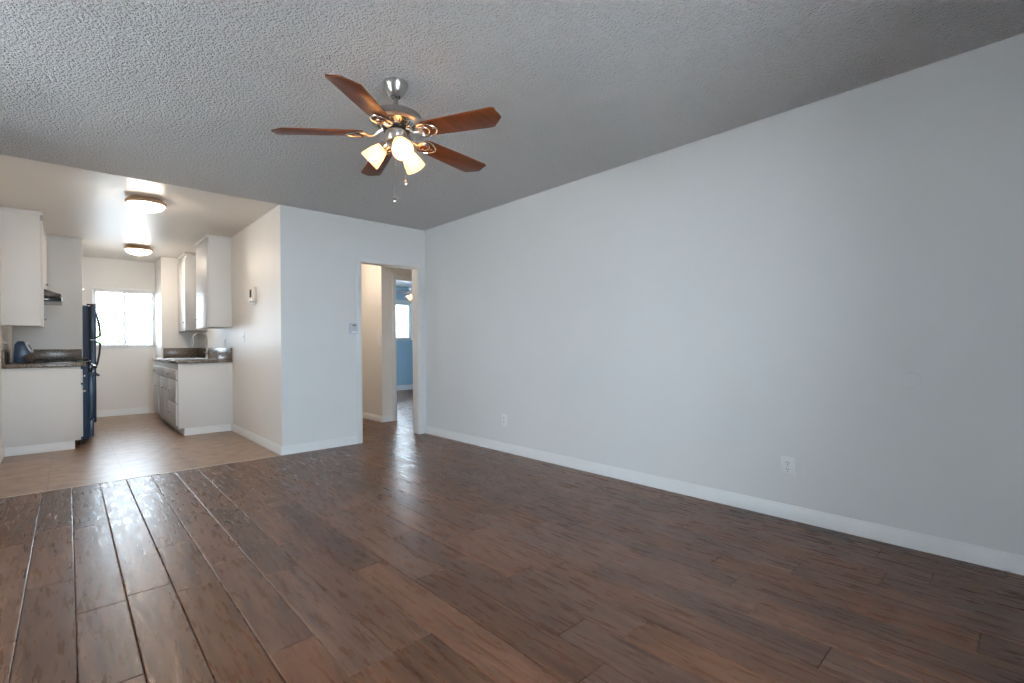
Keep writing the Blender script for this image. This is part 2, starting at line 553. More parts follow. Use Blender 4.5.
# kitchen
wall('wall_kitchen_left', [(XK - T, YF + T, -.1, XK, YB + T, H)], 'kitchen_wall')
wall('wall_kitchen_back', [(XK, YB, -.1, KW[0], YB + T, H), (KW[1], YB, -.1, XP + T, YB + T, H),
                           (KW[0], YB, -.1, KW[1], YB + T, KW[2]), (KW[0], YB, KW[3], KW[1], YB + T, H)], 'kitchen_wall')
wall('wall_kitchen_jut', [(JX, JY, 0, XP - EPS, YB - EPS, H)], 'kitchen_wall')
# hall
wall('wall_hall_side', [(HX, HY + T, -.1, HX + T, 7.72, H)], 'hall_wall')
wall('wall_hall_end', [(XP + T, 7.6, -.1, HX, 7.6 + T, H)], 'hall_wall')
wall('wall_hall_right', [(4.6, YF + T, -.1, 4.6 + T, HY, H)], 'hall_wall')
DX0, DX1, DZ = 3.385, 4.23, 2.0
b = MB()
b.box(HX, HY, -.1, DX0, HY + T, H)
b.box(DX0, HY, DZ, DX1, HY + T, H)
b.box(DX1, HY, -.1, BX1 + T, HY + T, H)
o = b.build('wall_hall_bedroom', ['hall_wall', 'blue_wall'], smooth=False)
for p in o.data.polygons:
    if p.normal.y > .5:
        p.material_index = 1
struct(o)
# bedroom
wall('wall_bedroom_back', [(HX, BY1, -.1, BW[0], BY1 + T, H), (BW[1], BY1, -.1, BX1 + T, BY1 + T, H),
                           (BW[0], BY1, -.1, BW[1], BY1 + T, BW[2]), (BW[0], BY1, BW[3], BW[1], BY1 + T, H)], 'blue_wall')
wall('wall_bedroom_right', [(BX1, HY + T, -.1, BX1 + T, BR[0], H), (BX1, BR[1], -.1, BX1 + T, BY1, H),
                            (BX1, BR[0], -.1, BX1 + T, BR[1], BR[2]), (BX1, BR[0], BR[3], BX1 + T, BR[1], H)], 'blue_wall')
wall('wall_bedroom_left', [(HX, 7.72, -.1, HX + T, BY1, H)], 'blue_wall')

# ceilings
wall('ceiling', [(XL - T, YN - T, H - .004, XR + T, YF, H + .12)], 'popcorn')
wall('ceiling_kitchen', [(XK - T, YF, H, XP + T, YB + T, H + .12)], 'kitchen_ceiling')
wall('ceiling_hall', [(XP + T, YF, H, 4.72, 7.72, H + .12)], 'hall_wall')
wall('ceiling_bedroom', [(HX + T, HY + T, H, BX1 + T, BY1 + T, H + .118)], 'trim')

# floors
PW, PX = .16, .017


def planks(name, rects, y_phase=0.0):
    """separate bevelled boards running along y, clipped to the given rectangles"""
    bm = bmesh.new()
    lay = bm.loops.layers.float_color.new('tint')
    rng = random.Random(11)
    for (x0, y0, x1, y1) in rects:
        k0 = math.floor((x0 - PX) / PW)
        k1 = math.ceil((x1 - PX) / PW)
        for k in range(k0, k1):
            a, bx = max(x0, PX + k * PW), min(x1, PX + (k + 1) * PW)
            if bx - a < .004:
                continue
            y = y0 - rng.random() * 1.1
            while y < y1:
                ln = rng.choice((.62, .92, 1.22, 1.22))
                c, d = max(y, y0), min(y + ln, y1)
                y += ln
                if d - c < .01:
                    continue
                tint = (rng.random(), rng.random(), rng.random(), 1)
                g = .0018
                z = rng.uniform(-.0004, .0004)
                r = bmesh.ops.create_cube(bm, size=1)
                vs = r['verts']
                for v in vs:
                    v.co = Vector(((a + bx) / 2 + v.co.x * (bx - a - 2 * g * .4), (c + d) / 2 + v.co.y * (d - c - 2 * g * .4), -.006 + z + v.co.z * .012))
                es = [e for e in {e for v in vs for e in v.link_edges} if all(v.co.z > -.006 for v in e.verts)]
                gg = bmesh.ops.bevel(bm, geom=es, offset=.0042, segments=2, profile=.6, affect='EDGES')
                fs = {f for v in (set(v for f in gg['faces'] for v in f.verts) | {v for v in vs if v.is_valid}) for f in v.link_faces}
                for f in fs:
                    for l in f.loops:
                        l[lay] = tint
    for (x0, y0, x1, y1) in rects:                       # subfloor seen only in the seams
        r = bmesh.ops.create_cube(bm, size=1)
        for v in r['verts']:
            v.co = Vector(((x0 + x1) / 2 + v.co.x * (x1 - x0), (y0 + y1) / 2 + v.co.y * (y1 - y0), -.055 + v.co.z * .09))
        for f in {f for v in r['verts'] for f in v.link_faces}:
            f.material_index = 1
    bmesh.ops.recalc_face_normals(bm, faces=bm.faces[:])
    me = bpy.data.meshes.new(name)
    bm.to_mesh(me)
    bm.free()
    for p in me.polygons:
        p.use_smooth = True
    me.set_sharp_from_angle(angle=math.radians(8))
    me.materials.append(M['plank'])
    me.materials.append(M['underlay'])
    o = bpy.data.objects.new(name, me)
    col.objects.link(o)
    return struct(o)


planks('floor', [(XL, YN, XR, YF)])
planks('floor_hall', [(XP + T, YF, HX, 7.6), (HX, YF, 4.6, HY + T), (HX + T, HY + T, BX1, BY1)])
wall('floor_kitchen', [(XK, YF, -.1, XP, YB, -.001)], 'tile')
b = MB()
b.box(XK, YF - .006, -.02, XP, YF + .007, .0025, .0012)
struct(b.build('trim_1', 'threshold'))


# baseboards
def baseboard(name, segs, h=.085, t=.013):
    """segs: (x0,y0,x1,y1, nx,ny): runs along a wall face, sticking out along the normal"""
    b = MB()
    for x0, y0, x1, y1, nx, ny in segs:
        d = Vector((x1 - x0, y1 - y0, 0))
        ang = math.atan2(d.y, d.x)
        n = Vector((nx, ny, 0))
        prof = [(0, 0), (t, 0), (t, h * .74), (t * .62, h * .84), (t * .45, h), (0, h)]
        A = [b.bm.verts.new(Vector((x0, y0, 0)) + n * a + Vector((0, 0, z))) for a, z in prof]
        B = [b.bm.verts.new(Vector((x1, y1, 0)) + n * a + Vector((0, 0, z))) for a, z in prof]
        b.bm.faces.new(A)
        b.bm.faces.new(list(reversed(B)))
        for i in range(len(prof)):
            j = (i + 1) % len(prof)
            b.bm.faces.new((A[i], B[i], B[j], A[j]))
    return struct(b.build(name, 'trim'))


baseboard('baseboard_right', [(XR, YN, XR, YF - .014, -1, 0)])
baseboard('baseboard_far', [(XP - .013, YF, OX0 - .05, YF, 0, -1)])
baseboard('baseboard_partition', [(XP, YF, XP, 6.93, -1, 0)])
baseboard('baseboard_left', [(XL, YN, XL, YF, 1, 0)])
baseboard('baseboard_near', [(XL, YN, XR, YN, 0, 1)])
baseboard('baseboard_kitchen', [(XK, YB, .96, YB, 0, -1), (XK, YF + T, XK, 6.81, 1, 0)], h=.1)
baseboard('baseboard_hall', [(HX, HY - .013, HX, 7.6, -1, 0), (HX, HY, DX0 - .055, HY, 0, -1), (XP + T, YF + T, XP + T, 7.6, 1, 0), (XP + T, 7.6, HX, 7.6, 0, -1)])
baseboard('baseboard_bedroom', [(HX + T, BY1, BX1, BY1, 0, -1), (BX1, HY + T, BX1, BY1, -1, 0)], h=.12)

# hall opening casing and lining
b = MB()
for s, y in ((-1, YF), (1, YF + T)):
    ya, yb = (y - .010, y) if s < 0 else (y, y + .010)
    b.box(OX0 - .045, ya, 0, OX0, yb, OZ + .045, .002)
    b.box(OX1, ya, 0, OX1 + .05, yb, OZ + .045, .002)
    b.box(OX0, ya, OZ, OX1, yb, OZ + .045, .002)
struct(b.build('trim_2', 'wall'))
b = MB()
b.box(OX0 - .001, YF - .004, 0, OX0 + .012, YF + T + .004, OZ, .001)
b.box(OX1 - .012, YF - .004, 0, OX1 + .001, YF + T + .004, OZ, .001)
b.box(OX0, YF - .004, OZ - .012, OX1, YF + T + .004, OZ + .001, .001)
struct(b.build('trim_3', 'hall_wall'))  # hall paint on the lining imitates warm light falling on the jamb
# bedroom door casing
b = MB()
for ya, yb in ((HY - .012, HY), (HY + T, HY + T + .012)):
    b.box(DX0 - .05, ya, 0, DX0, yb, DZ + .05, .002)
    b.box(DX1, ya, 0, DX1 + .05, yb, DZ + .05, .002)
    b.box(DX0, ya, DZ, DX1, yb, DZ + .05, .002)
b.box(DX0 - .001, HY - .006, 0, DX0 + .015, HY + T + .006, DZ, .001)
b.box(DX1 - .015, HY - .006, 0, DX1 + .001, HY + T + .006, DZ, .001)
b.box(DX0, HY - .006, DZ - .015, DX1, HY + T + .006, DZ + .001, .001)
struct(b.build('trim_4', 'trim'))


# ------------------------------------------------------------------ windows
def window_y(name, x0, x1, z0, z1, y, fw=.035, mid=None, s=1):
    """slider window set in a wall whose outside is towards +y"""
    o = struct(bpy.data.objects.new(name, None))
    col.objects.link(o)
    mid = (x0 + x1) / 2 if mid is None else mid
    f = MB()
    f.box(x0, y + s * .03, z0, x0 + fw, y + s * .10, z1, .003)
    f.box(x1 - fw, y + s * .03, z0, x1, y + s * .10, z1, .003)
    f.box(x0 + fw, y + s * .03, z0, x1 - fw, y + s * .10, z0 + fw, .003)
    f.box(x0 + fw, y + s * .03, z1 - fw, x1 - fw, y + s * .10, z1, .003)
    f.box(mid - .02, y + s * .035, z0 + fw, mid + .02, y + s * .095, z1 - fw, .003)
    struct(f.build('window_frame', 'vinyl_frame', o))
    for a, c in ((x0 + fw, mid - .02), (mid + .02, x1 - fw)):
        g = MB()
        g.box(a, y + s * .062, z0 + fw, c, y + s * .066, z1 - fw)
        struct(g.build('window_pane', 'pane', o, smooth=False))
    sl = MB()
    sl.box(x0 - .02, y - s * .012, z0 - .022, x1 + (.02 if name != 'window_1' else 0), y + s * .03, z0, .003)
    struct(sl.build('window_sill', 'trim', o))
    return o


window_y('window_1', *KW, YB, mid=.665)
window_y('window_2', *BW, BY1, fw=.05)
window_y('window_3', *NW, YN, fw=.05, s=-1)
for nm, (ya, yb, za, zb), xw, rot in (('window_4', LW, XL, math.pi / 2), ('added_window_5', BR, BX1, -math.pi / 2)):
    w_ = window_y(nm, -(yb - ya) / 2, (yb - ya) / 2, za, zb, 0, fw=.05)
    w_.location = (xw, (ya + yb) / 2, 0)
    w_.rotation_euler = (0, 0, rot)

# kitchen window casing on the wall (top and left)
b = MB()
b.box(KW[0] - .03, YB - .012, KW[3], KW[1] + .005, YB, KW[3] + .04, .002)
b.box(KW[0] - .03, YB - .012, KW[2] - .02, KW[0], YB, KW[3], .002)
struct(b.build('trim_5', 'trim'))
# bedroom window casing
b = MB()
b.box(BW[0] - .06, BY1 - .012, BW[3], BW[1] + .06, BY1, BW[3] + .06, .002)
b.box(BW[1], BY1 - .012, BW[2] - .02, BW[1] + .06, BY1, BW[3], .002)
b.box(BW[0] - .06, BY1 - .012, BW[2] - .02, BW[0], BY1, BW[3], .002)
struct(b.build('trim_6', 'trim'))


def blind(name, label, x0, x1, z0, z1, y, pitch=.036, tilt=8, group=None):
    t = thing(name, label, 'window blind', ((x0 + x1) / 2, y, z0), group)
    o = ((x0 + x1) / 2, y, z0)
    h = MB(o)
    h.box(x0, y - .02, z1 - .035, x1, y + .02, z1, .003)
    h.build('headrail', 'slat', t)
    s = MB(o)
    z = z1 - .055
    while z > z0 + .03:
        m = Matrix.Translation((0, y, z)) @ Matrix.Rotation(math.radians(tilt), 4, 'X')
        s.prism([(-.0175, -.0012), (-.009, .0012), (.009, .0012), (.0175, -.0012), (.0175, -.0004), (.009, .002), (-.009, .002), (-.0175, -.0004)], 'x', x0 + .004, x1 - .004, m=m)
        z -= pitch
    s.build('slats', 'slat', t)
    for f in (.12, .5, .88):
        xx = x0 + (x1 - x0) * f
        c = MB(o)
        c.cyl((xx, y - .018, z0 + .01), (xx, y - .018, z1 - .02), .0012, seg=6)
        c.cyl((xx, y + .018, z0 + .01), (xx, y + .018, z1 - .02), .0012, seg=6)
        c.build('ladder_cord', 'slat', t)
    r = MB(o)
    r.box(x0 + .002, y - .018, z0 + .004, x1 - .002, y + .018, z0 + .02, .003)
    r.build('bottom_rail', 'slat', t)
    return t


blind('window_blind', 'white horizontal slat blind half open across the kitchen window', KW[0] + .012, KW[1] - .012, KW[2] + .002, KW[3] - .002, YB + .008)
blind('window_blind', 'white slat blind on the window of the blue bedroom', BW[0] + .012, BW[1] - .06, BW[2] + .002, BW[3] - .002, BY1 + .008, tilt=12)

# ------------------------------------------------------------------ outside
b = MB()
b.box(-30, -30, -.6, 30, 40, -.4)
struct(b.build('ground', 'concrete', smooth=False))


def house(x0, y0, x1, y1, h, label):
    t = thing('neighbouring_house', label, 'house', ((x0 + x1) / 2, y0, -.4))
    o = t.location
    w = MB(o); w.box(x0, y0, -.4, x1, y1, h); w.build('wall', 'stucco', t, smooth=False)
    r = MB(o)
    my = (y0 + y1) / 2
    r.prism([(y0 - .4, h - .02), (y1 + .4, h - .02), (y1 + .4, h + .1), (my, h + 1.3), (y0 - .4, h + .1)], 'x', x0 - .4, x1 + .4)
    r.build('roof', 'roof', t, smooth=False)
    for k in range(3):
        xa = x0 + 1.0 + k * 1.6
        if xa + .9 > x1:
            break
        f = MB(o); f.box(xa, y0 - .03, .7, xa + .9, y0 + .02, 1.5, .005); fo = f.build('window_frame', 'vinyl_frame', t)
        g = MB(o); g.box(xa + .07, y0 - .04, .77, xa + .83, y0 - .031, 1.43); g.build('window_pane', 'black_glass', fo)
    return t


house(2.0, 27.0, 9.0, 33.0, 1.8, 'pale neighbouring house seen through the blind of the kitchen window')


def tree(x, y, h, r, label, seed):
    rng = random.Random(seed)
    t = thing('garden_tree', label, 'tree', (x, y, -.4))
    o = (x, y, -.4)
    tk = MB(o)
    tk.tube([(x, y, -.4), (x + .05, y, h * .3), (x - .05, y + .05, h * .6), (x, y, h * .9)], [.11, .09, .07, .03], 10)
    for k in range(9):
        a = rng.random() * 6.28
        z = h * rng.uniform(.35, .8)
        tk.tube([(x, y, z), (x + math.cos(a) * r * .5, y + math.sin(a) * r * .5, z + .3), (x + math.cos(a) * r * .85, y + math.sin(a) * r * .85, z + .45)], [.035, .022, .008], 6)
    tk.build('trunk', 'bark', t)
    lf = MB(o)
    for k in range(1500):
        while True:
            p = Vector((rng.uniform(-1, 1), rng.uniform(-1, 1), rng.uniform(-1, 1)))
            if .35 < p.length < 1:
                break
        c = Vector((x + p.x * r, y + p.y * r, h * .62 + p.z * h * .42))
        m = Matrix.Translation(c) @ Matrix.Rotation(rng.random() * 6.28, 4, 'Z') @ Matrix.Rotation(rng.uniform(-1, 1), 4, 'X')
        s = rng.uniform(.06, .11)
        vs = [lf.bm.verts.new(m @ Vector(q)) for q in ((-s, 0, 0), (0, -s * .45, .01), (s, 0, -.02), (0, s * .45, .01))]
        lf.bm.faces.new(vs)
    lf.build('foliage', 'leaf', t, smooth=False)
    return t


tree(.75, 19.0, 2.3, .95, 'leafy green tree outside the kitchen window, beside the blind\'s left half', 3)

# ------------------------------------------------------------------ kitchen, left run
KN = 6.80                     # near end of both runs
# near narrow base cabinet
o0 = (-.18, 6.92, 0)
t = thing('base_cabinet', 'narrow white base cabinet with blank end panel left of the black range', 'cabinet', o0)
b = MB(o0); b.box(XK, KN, .092, .098, 7.045, .862, .002); b.build('body', 'cabinet', t)
b = MB(o0); b.box(XK + .013, KN + .018, 0, .05, 7.045, .0915, .001); b.build('toe_kick', 'trim', t)
b = MB(o0); b.box(.0985, KN + .03, .12, .114, 7.03, .66, .003); d = b.build('door', 'cabinet', t)
b = MB(o0); b.lathe([(0, 0), (.004, 0), (.004, .012), (.011, .016), (.011, .022), (0, .025)], 16, Matrix.Translation((.114, 6.85, .6)) @ Matrix.Rotation(math.pi / 2, 4, 'Y')); b.build('knob', 'nickel_warm', d)
b = MB(o0); b.box(.0985, KN + .03, .69, .114, 7.03, .83, .003); d = b.build('drawer', 'cabinet', t)
b = MB(o0); b.lathe([(0, 0), (.004, 0), (.004, .012), (.011, .016), (.011, .022), (0, .025)], 16, Matrix.Translation((.114, 6.92, .76)) @ Matrix.Rotation(math.pi / 2, 4, 'Y')); b.build('knob', 'nickel_warm', d)

o0 = (-.18, 6.92, .863)
b = MB(o0); b.box(XK + .001, KN - .02, .863, .14, 7.045, .900, .006, 3)
tag(b.build('countertop', 'granite'), 'short brown speckled granite countertop beside the black range', 'countertop')
b = MB((XK, 6.92, .9)); b.box(XK + .0005, KN + .0, .9005, XK + .02, 7.045, 1.046, .002)
tag(b.build('backsplash', 'granite'), 'short granite backsplash strip on the left kitchen wall by the range', 'backsplash')
b = MB((-.17, 8.12, .9)); b.box(XK + .022, 8.108, .9, .13, 8.128, 1.046, .002)
tag(b.build('backsplash', 'granite'), 'dark granite backsplash strip on the tall side panel behind the cooktop', 'backsplash')

# range
o0 = (-.1, 7.43, 0)
t = thing('kitchen_range', 'black freestanding gas range with slanted silver control backguard', 'range', o0)
Y0, Y1 = 7.052, 7.812
b = MB(o0); b.box(-.45, Y0, .06, .164, Y1, .885, .004); b.build('body', 'fridge', t, label='dark blue black side of the range')
for xx in (-.42, .10):
    for yy in (Y0 + .05, Y1 - .05):
        b = MB(o0); b.cyl((xx, yy, 0), (xx, yy, .06), .02); b.build('foot', 'black_iron', t)
b = MB(o0); b.box(-.45, Y0, .886, .186, Y1, .912, .006, 3); b.build('cooktop', 'black_enamel', t)
for gx, gy in ((-.15, 7.24), (-.15, 7.62), (.07, 7.24), (.07, 7.62)):
    b = MB(o0); b.lathe([(0, .912), (.045, .912), (.045, .92), (.03, .928), (0, .93)], 20, Matrix.Translation((gx, gy, 0))); b.build('burner', 'black_iron', t)
for gy in (7.24, 7.62):
    b = MB(o0)
    for xx in (-.26, -.15, -.04, .07, .16):
        b.box(xx - .005, gy - .15, .928, xx + .005, gy + .15, .942, .002)
        for s in (-1, 1):
            b.box(xx - .006, gy + s * .15 - .006, .912, xx + .006, gy + s * .15 + .006, .942, .002)
    for yy in (-.15, 0, .15):
        b.box(-.26, gy + yy - .005, .928, .16, gy + yy + .005, .940, .002)
    b.build('grate', 'black_iron', t)
b = MB(o0); b.prism([(-.41, .912), (-.40, 1.10), (-.378, 1.134), (-.335, 1.134), (-.285, 1.005), (-.345, .985), (-.345, .912)], 'y', Y0 + .006, Y1 - .006, .003)
bg = b.build('backguard', 'fridge', t, label='slanted backguard with dark blue ends')
sl = Vector((.05, 0, -.129)).normalized()
n = Vector((.129, 0, .05)).normalized()
b = MB(o0)
ang = math.atan2(.05, .129)
m = Matrix.Translation(Vector((-.310, (Y0 + Y1) / 2, 1.0695)) + n * .004) @ Matrix.Rotation(math.pi / 2 - ang - 0, 4, 'Y')
b.box(-.062, -(Y1 - Y0) / 2 + .03, -.003, .062, (Y1 - Y0) / 2 - .03, .003, .002, m=m)
pn = b.build('control_panel', 'steel', bg, label='silver control panel')
for k in (-.12, .0, .12):
    m2 = m @ Matrix.Translation((0, k, .003))
    b = MB(o0); b.box(-.03, -.03, 0, .03, .03, .0025, .001, m=m2); b.build('display', 'black_glass', bg)
b = MB(o0); b.box(.165, Y0 + .01, .80, .200, Y1 - .01, .884, .005); b.build('knob_panel', 'black_enamel', t)
for k in range(5):
    yy = Y0 + .06 + k * .16
    b = MB(o0); b.lathe([(0, 0), (.022, 0), (.022, .008), (.017, .012), (.015, .034), (.012, .038), (0, .038)], 20, Matrix.Translation((.200, yy, .845)) @ Matrix.Rotation(math.pi / 2, 4, 'Y'))
    kn = b.build('knob', 'black_enamel', t)
    b = MB(o0); b.box(.236, yy - .003, .845, .240, yy + .003, .862, .001); b.build('knob_pointer', 'chrome', kn)
b = MB(o0); b.box(.165, Y0 + .01, .27, .213, Y1 - .01, .795, .006); od = b.build('oven_door', 'fridge', t, label='dark blue black oven door')
b = MB(o0); b.box(.2135, Y0 + .12, .36, .216, Y1 - .12, .66, .001); b.build('oven_window', 'black_glass', od)
b = MB(o0)
b.tube([(.211, Y0 + .07, .752), (.246, Y0 + .07, .752)], .008)
b.tube([(.211, Y1 - .07, .752), (.246, Y1 - .07, .752)], .008)
b.tube([(.250, Y0 + .035, .752), (.250, Y1 - .035, .752)], .012, 12)
b.build('handle', 'black_enamel', od)
b = MB(o0); b.box(.165, Y0 + .01, .075, .209, Y1 - .01, .262, .006); b.build('drawer', 'fridge', t, label='dark blue black storage drawer')

# tall end panel and cabinet above the refrigerator
o0 = (-.17, 8.5, 0)
t = thing('refrigerator_cabinet', 'tall white side panel and overhead cabinet enclosing the refrigerator', 'cabinet', o0)
b = MB(o0); b.box(XK + .0005, 8.13, 0, .138, 8.152, H - .001, .001); b.build('side_panel', 'cabinet', t)
b = MB(o0); b.box(XK + .0005, 8.115, H - .03, .146, 8.1295, H - .001, .002); b.build('trim_strip', 'cabinet', t)
b = MB(o0); b.box(XK + .0005, 8.1525, 1.78, .125, 8.96, H - .001, .001); b.build('body', 'cabinet', t)
for a, c in ((8.16, 8.55), (8.555, 8.95)):
    b = MB(o0); b.box(.1255, a, 1.80, .143, c, H - .05, .003); d = b.build('door', 'cabinet', t)
    b = MB(o0); b.lathe([(0, 0), (.004, 0), (.004, .012), (.011, .016), (.011, .022), (0, .025)], 16, Matrix.Translation((.143, 8.51 if a < 8.3 else 8.6, 1.84)) @ Matrix.Rotation(math.pi / 2, 4, 'Y')); b.build('knob', 'nickel_warm', d)
b = MB(o0); b.box(XK + .0005, 8.94, 0, .138, 8.96, 1.779, .001); b.build('side_panel', 'cabinet', t)

# refrigerator
o0 = (-.1, 8.54, 0)
t = thing('refrigerator', 'dark blue black top freezer refrigerator beside the kitchen window', 'refrigerator', o0)
FY0, FY1 = 8.168, 8.925
b = MB(o0); b.box(-.45, FY0, .03, .196, FY1, 1.60, .006); b.build('body', 'fridge', t)
for xx in (-.40, .15):
    for yy in (FY0 + .05, FY1 - .05):
        b = MB(o0); b.cyl((xx, yy, 0), (xx, yy, .032), .02); b.build('foot', 'gasket', t)
b = MB(o0); b.box(.1965, FY0 + .01, .10, .2095, FY1 - .01, 1.59, .001); b.build('gasket', 'gasket', t)
b = MB(o0); b.box(.150, FY0 + .01, .03, .20, FY1 - .01, .09, .002); b.build('grille', 'gasket', t)
for nm, z0, z1, hz0, hz1 in (('freezer_door', 1.168, 1.603, 1.19, 1.52), ('refrigerator_door', .10, 1.158, .80, 1.14)):
    b = MB(o0); b.box(.210, FY0, z0, .268, FY1, z1, .012, 3); d = b.build(nm, 'fridge', t)
    b = MB(o0)
    pts = []
    for k in range(31):
        u = k / 30
        zz = hz0 + (hz1 - hz0) * u
        v_ = (1 - u) if nm == 'freezer_door' else u      # both bow out towards the gap between the doors
        bow = math.sin(v_ * math.pi / 2) ** .8 if v_ < .93 else 0.9 * (1 - v_) / .07
        pts.append((.264 + .046 * bow, FY0 + .05, zz))
    b.tube(pts, .011, 10)
    b.build('handle', 'fridge', d, label='curved dark bar handle')
b = MB(o0); b.box(.20, FY0 + .02, 1.1585, .262, FY1 - .02, 1.1675, .001); b.build('divider', 'steel', t, label='thin silver divider')
b = MB(o0)
b.box(.18, FY0 - .004, 1.605, .262, FY0 + .05, 1.622, .004)
b.build('hinge_cover', 'gasket', t)

# upper cabinets left
o0 = (-.33, 6.92, 1.285)
UT = H - .018


def knob_x(o0, x, y, z, d, s=1):
    b = MB(o0)
    b.lathe([(0, 0), (.004, 0), (.004, .012), (.010, .016), (.010, .022), (0, .025)], 16, Matrix.Translation((x, y, z)) @ Matrix.Rotation(s * math.pi / 2, 4, 'Y'))
    return b.build('knob', 'faucet_nickel', d, label='small metal knob')


t = thing('upper_cabinet', 'white wall cabinet at the left edge, above the short granite counter', 'cabinet', o0, 'upper cabinets')
b = MB(o0); b.box(XK + .0005, KN, 1.285, -.198, 7.045, UT, .002); b.build('body', 'cabinet', t)
b = MB(o0); b.box(-.1975, KN + .012, 1.275, -.180, 7.04, UT - .07, .003); d = b.build('door', 'cabinet', t)
knob_x(o0, -.180, 7.0, 1.36, d)
b = MB(o0); b.box(XK + .0005, KN - .012, UT - .018, -.178, KN - .0005, H - .001, .003).box(-.192, KN, UT - .018, -.178, 7.045, H - .001, .003).box(XK + .0005, KN, UT, -.193, 7.045, H - .001)
b.build('crown_trim', 'cabinet', t)
o0 = (-.33, 7.58, 1.69)
t = thing('upper_cabinet', 'short white wall cabinet above the dark range hood', 'cabinet', o0, 'upper cabinets')
b = MB(o0); b.box(XK + .0005, 7.047, 1.69, -.198, 8.112, UT, .002); b.build('body', 'cabinet', t)
for a, c, ky in ((7.055, 7.58, 7.54), (7.585, 8.10, 7.625)):
    b = MB(o0); b.box(-.1975, a, 1.688, -.180, c, UT - .07, .003); d = b.build('door', 'cabinet', t)
    knob_x(o0, -.180, ky, 1.78, d)
b = MB(o0); b.box(-.192, 7.047, UT - .018, -.178, 8.112, H - .001, .003).box(XK + .0005, 7.047, UT, -.193, 8.112, H - .001); b.build('crown_trim', 'cabinet', t)

# range hood
o0 = (-.25, 7.44, 1.565)
t = thing('range_hood', 'dark brown range hood under the short cabinet above the range', 'range hood', o0)
b = MB(o0); b.prism([(XK + .002, 1.606), (XK + .002, 1.686), (-.185, 1.686), (-.050, 1.640), (-.050, 1.614), (-.058, 1.606)], 'y', 7.062, 7.80, .002)
b.build('canopy', 'hood', t)
b = MB(o0); b.box(XK + .02, 7.075, 1.562, -.044, 7.79, 1.6055, .003); b.build('filter_tray', 'black_enamel', t, label='black lower tray')
for k in range(2):
    b = MB(o0); b.box(-.0505, 7.2 + k * .06, 1.618, -.045, 7.235 + k * .06, 1.632, .001); b.build('switch', 'slot', t)

# ------------------------------------------------------------------ kitchen, right run
RX, RY = .955, 6.85
RE = JY - .001
o0 = (1.24, 7.9, 0)
t = thing('base_cabinet', 'long white base cabinet with drawers and doors under the kitchen sink', 'cabinet', o0)
b = MB(o0)
b.box(RX, RY, .092, XP - .0005, RY + .018, .862, .001)
b.box(RX, RE - .018, .092, XP - .0005, RE, .862, .001)
b.box(RX, RY + .018, .092, RX + .018, RE - .018, .862, .001)
b.box(XP - .012, RY + .018, .092, XP - .0005, RE - .018, .862, .001)
b.box(RX + .018, RY + .018, .092, XP - .012, RE - .018, .11, .001)
b.build('body', 'cabinet', t)
b = MB(o0); b.box(RX + .06, RY + .012, 0, XP - .014, RE, .0915, .001); b.build('toe_kick', 'trim', t)


def front(kind, y0, y1, z0, z1, knobs):
    b = MB(o0); b.box(RX - .018, y0, z0, RX - .0005, y1, z1, .004); d = b.build(kind, 'cabinet', t)
    for ky, kz in knobs:
        knob_x(o0, RX - .018, ky, kz, d, -1)


front('drawer', 6.90, 7.86, .672, .79, [(7.36, .725)])
front('drawer', 7.88, 8.96, .672, .79, [(8.70, .725)])
front('drawer', 6.90, 7.50, .385, .655, [(7.30, .525)])
front('drawer', 6.90, 7.50, .118, .372, [(7.32, .25)])
front('door', 7.53, 7.80, .118, .655, [(7.57, .52)])
front('door', 7.83, 8.22, .118, .655, [(7.87, .52)])
front('door', 8.42, 8.96, .118, .655, [(8.50, .51)])

# countertop with an opening for the sink: a frame of slabs in one mesh
SX0, SX1, SY0, SY1 = 1.03, 1.36, 7.48, 8.22
o0 = (1.22, 7.9, .863)
b = MB(o0)
cz0, cz1 = .863, .900
b.box(.93, RY - .02, cz0, SX0, RE, cz1, .005)
b.box(SX1, RY - .02, cz0, XP - .0005, RE, cz1, .005)
b.box(SX0 - .006, RY - .02, cz0, SX1 + .006, SY0, cz1, .005)
b.box(SX0 - .006, SY1, cz0, SX1 + .006, RE, cz1, .005)
tag(b.build('countertop', 'granite'), 'long brown granite countertop around the sink', 'countertop')
b = MB((1.5, 7.9, .9)); b.box(XP - .02, RY - .0, .9005, XP - .0005, JY - .021, 1.046, .002)
tag(b.build('backsplash', 'granite'), 'long granite backsplash strip behind the sink along the partition wall', 'backsplash')
b = MB((1.25, 8.98, .9)); b.box(JX + .02, JY - .0205, .9005, XP - .0005, JY - .0005, 1.046, .002)
tag(b.build('backsplash', 'granite'), 'granite backsplash strip on the boxed wall at the far end of the sink counter', 'backsplash')

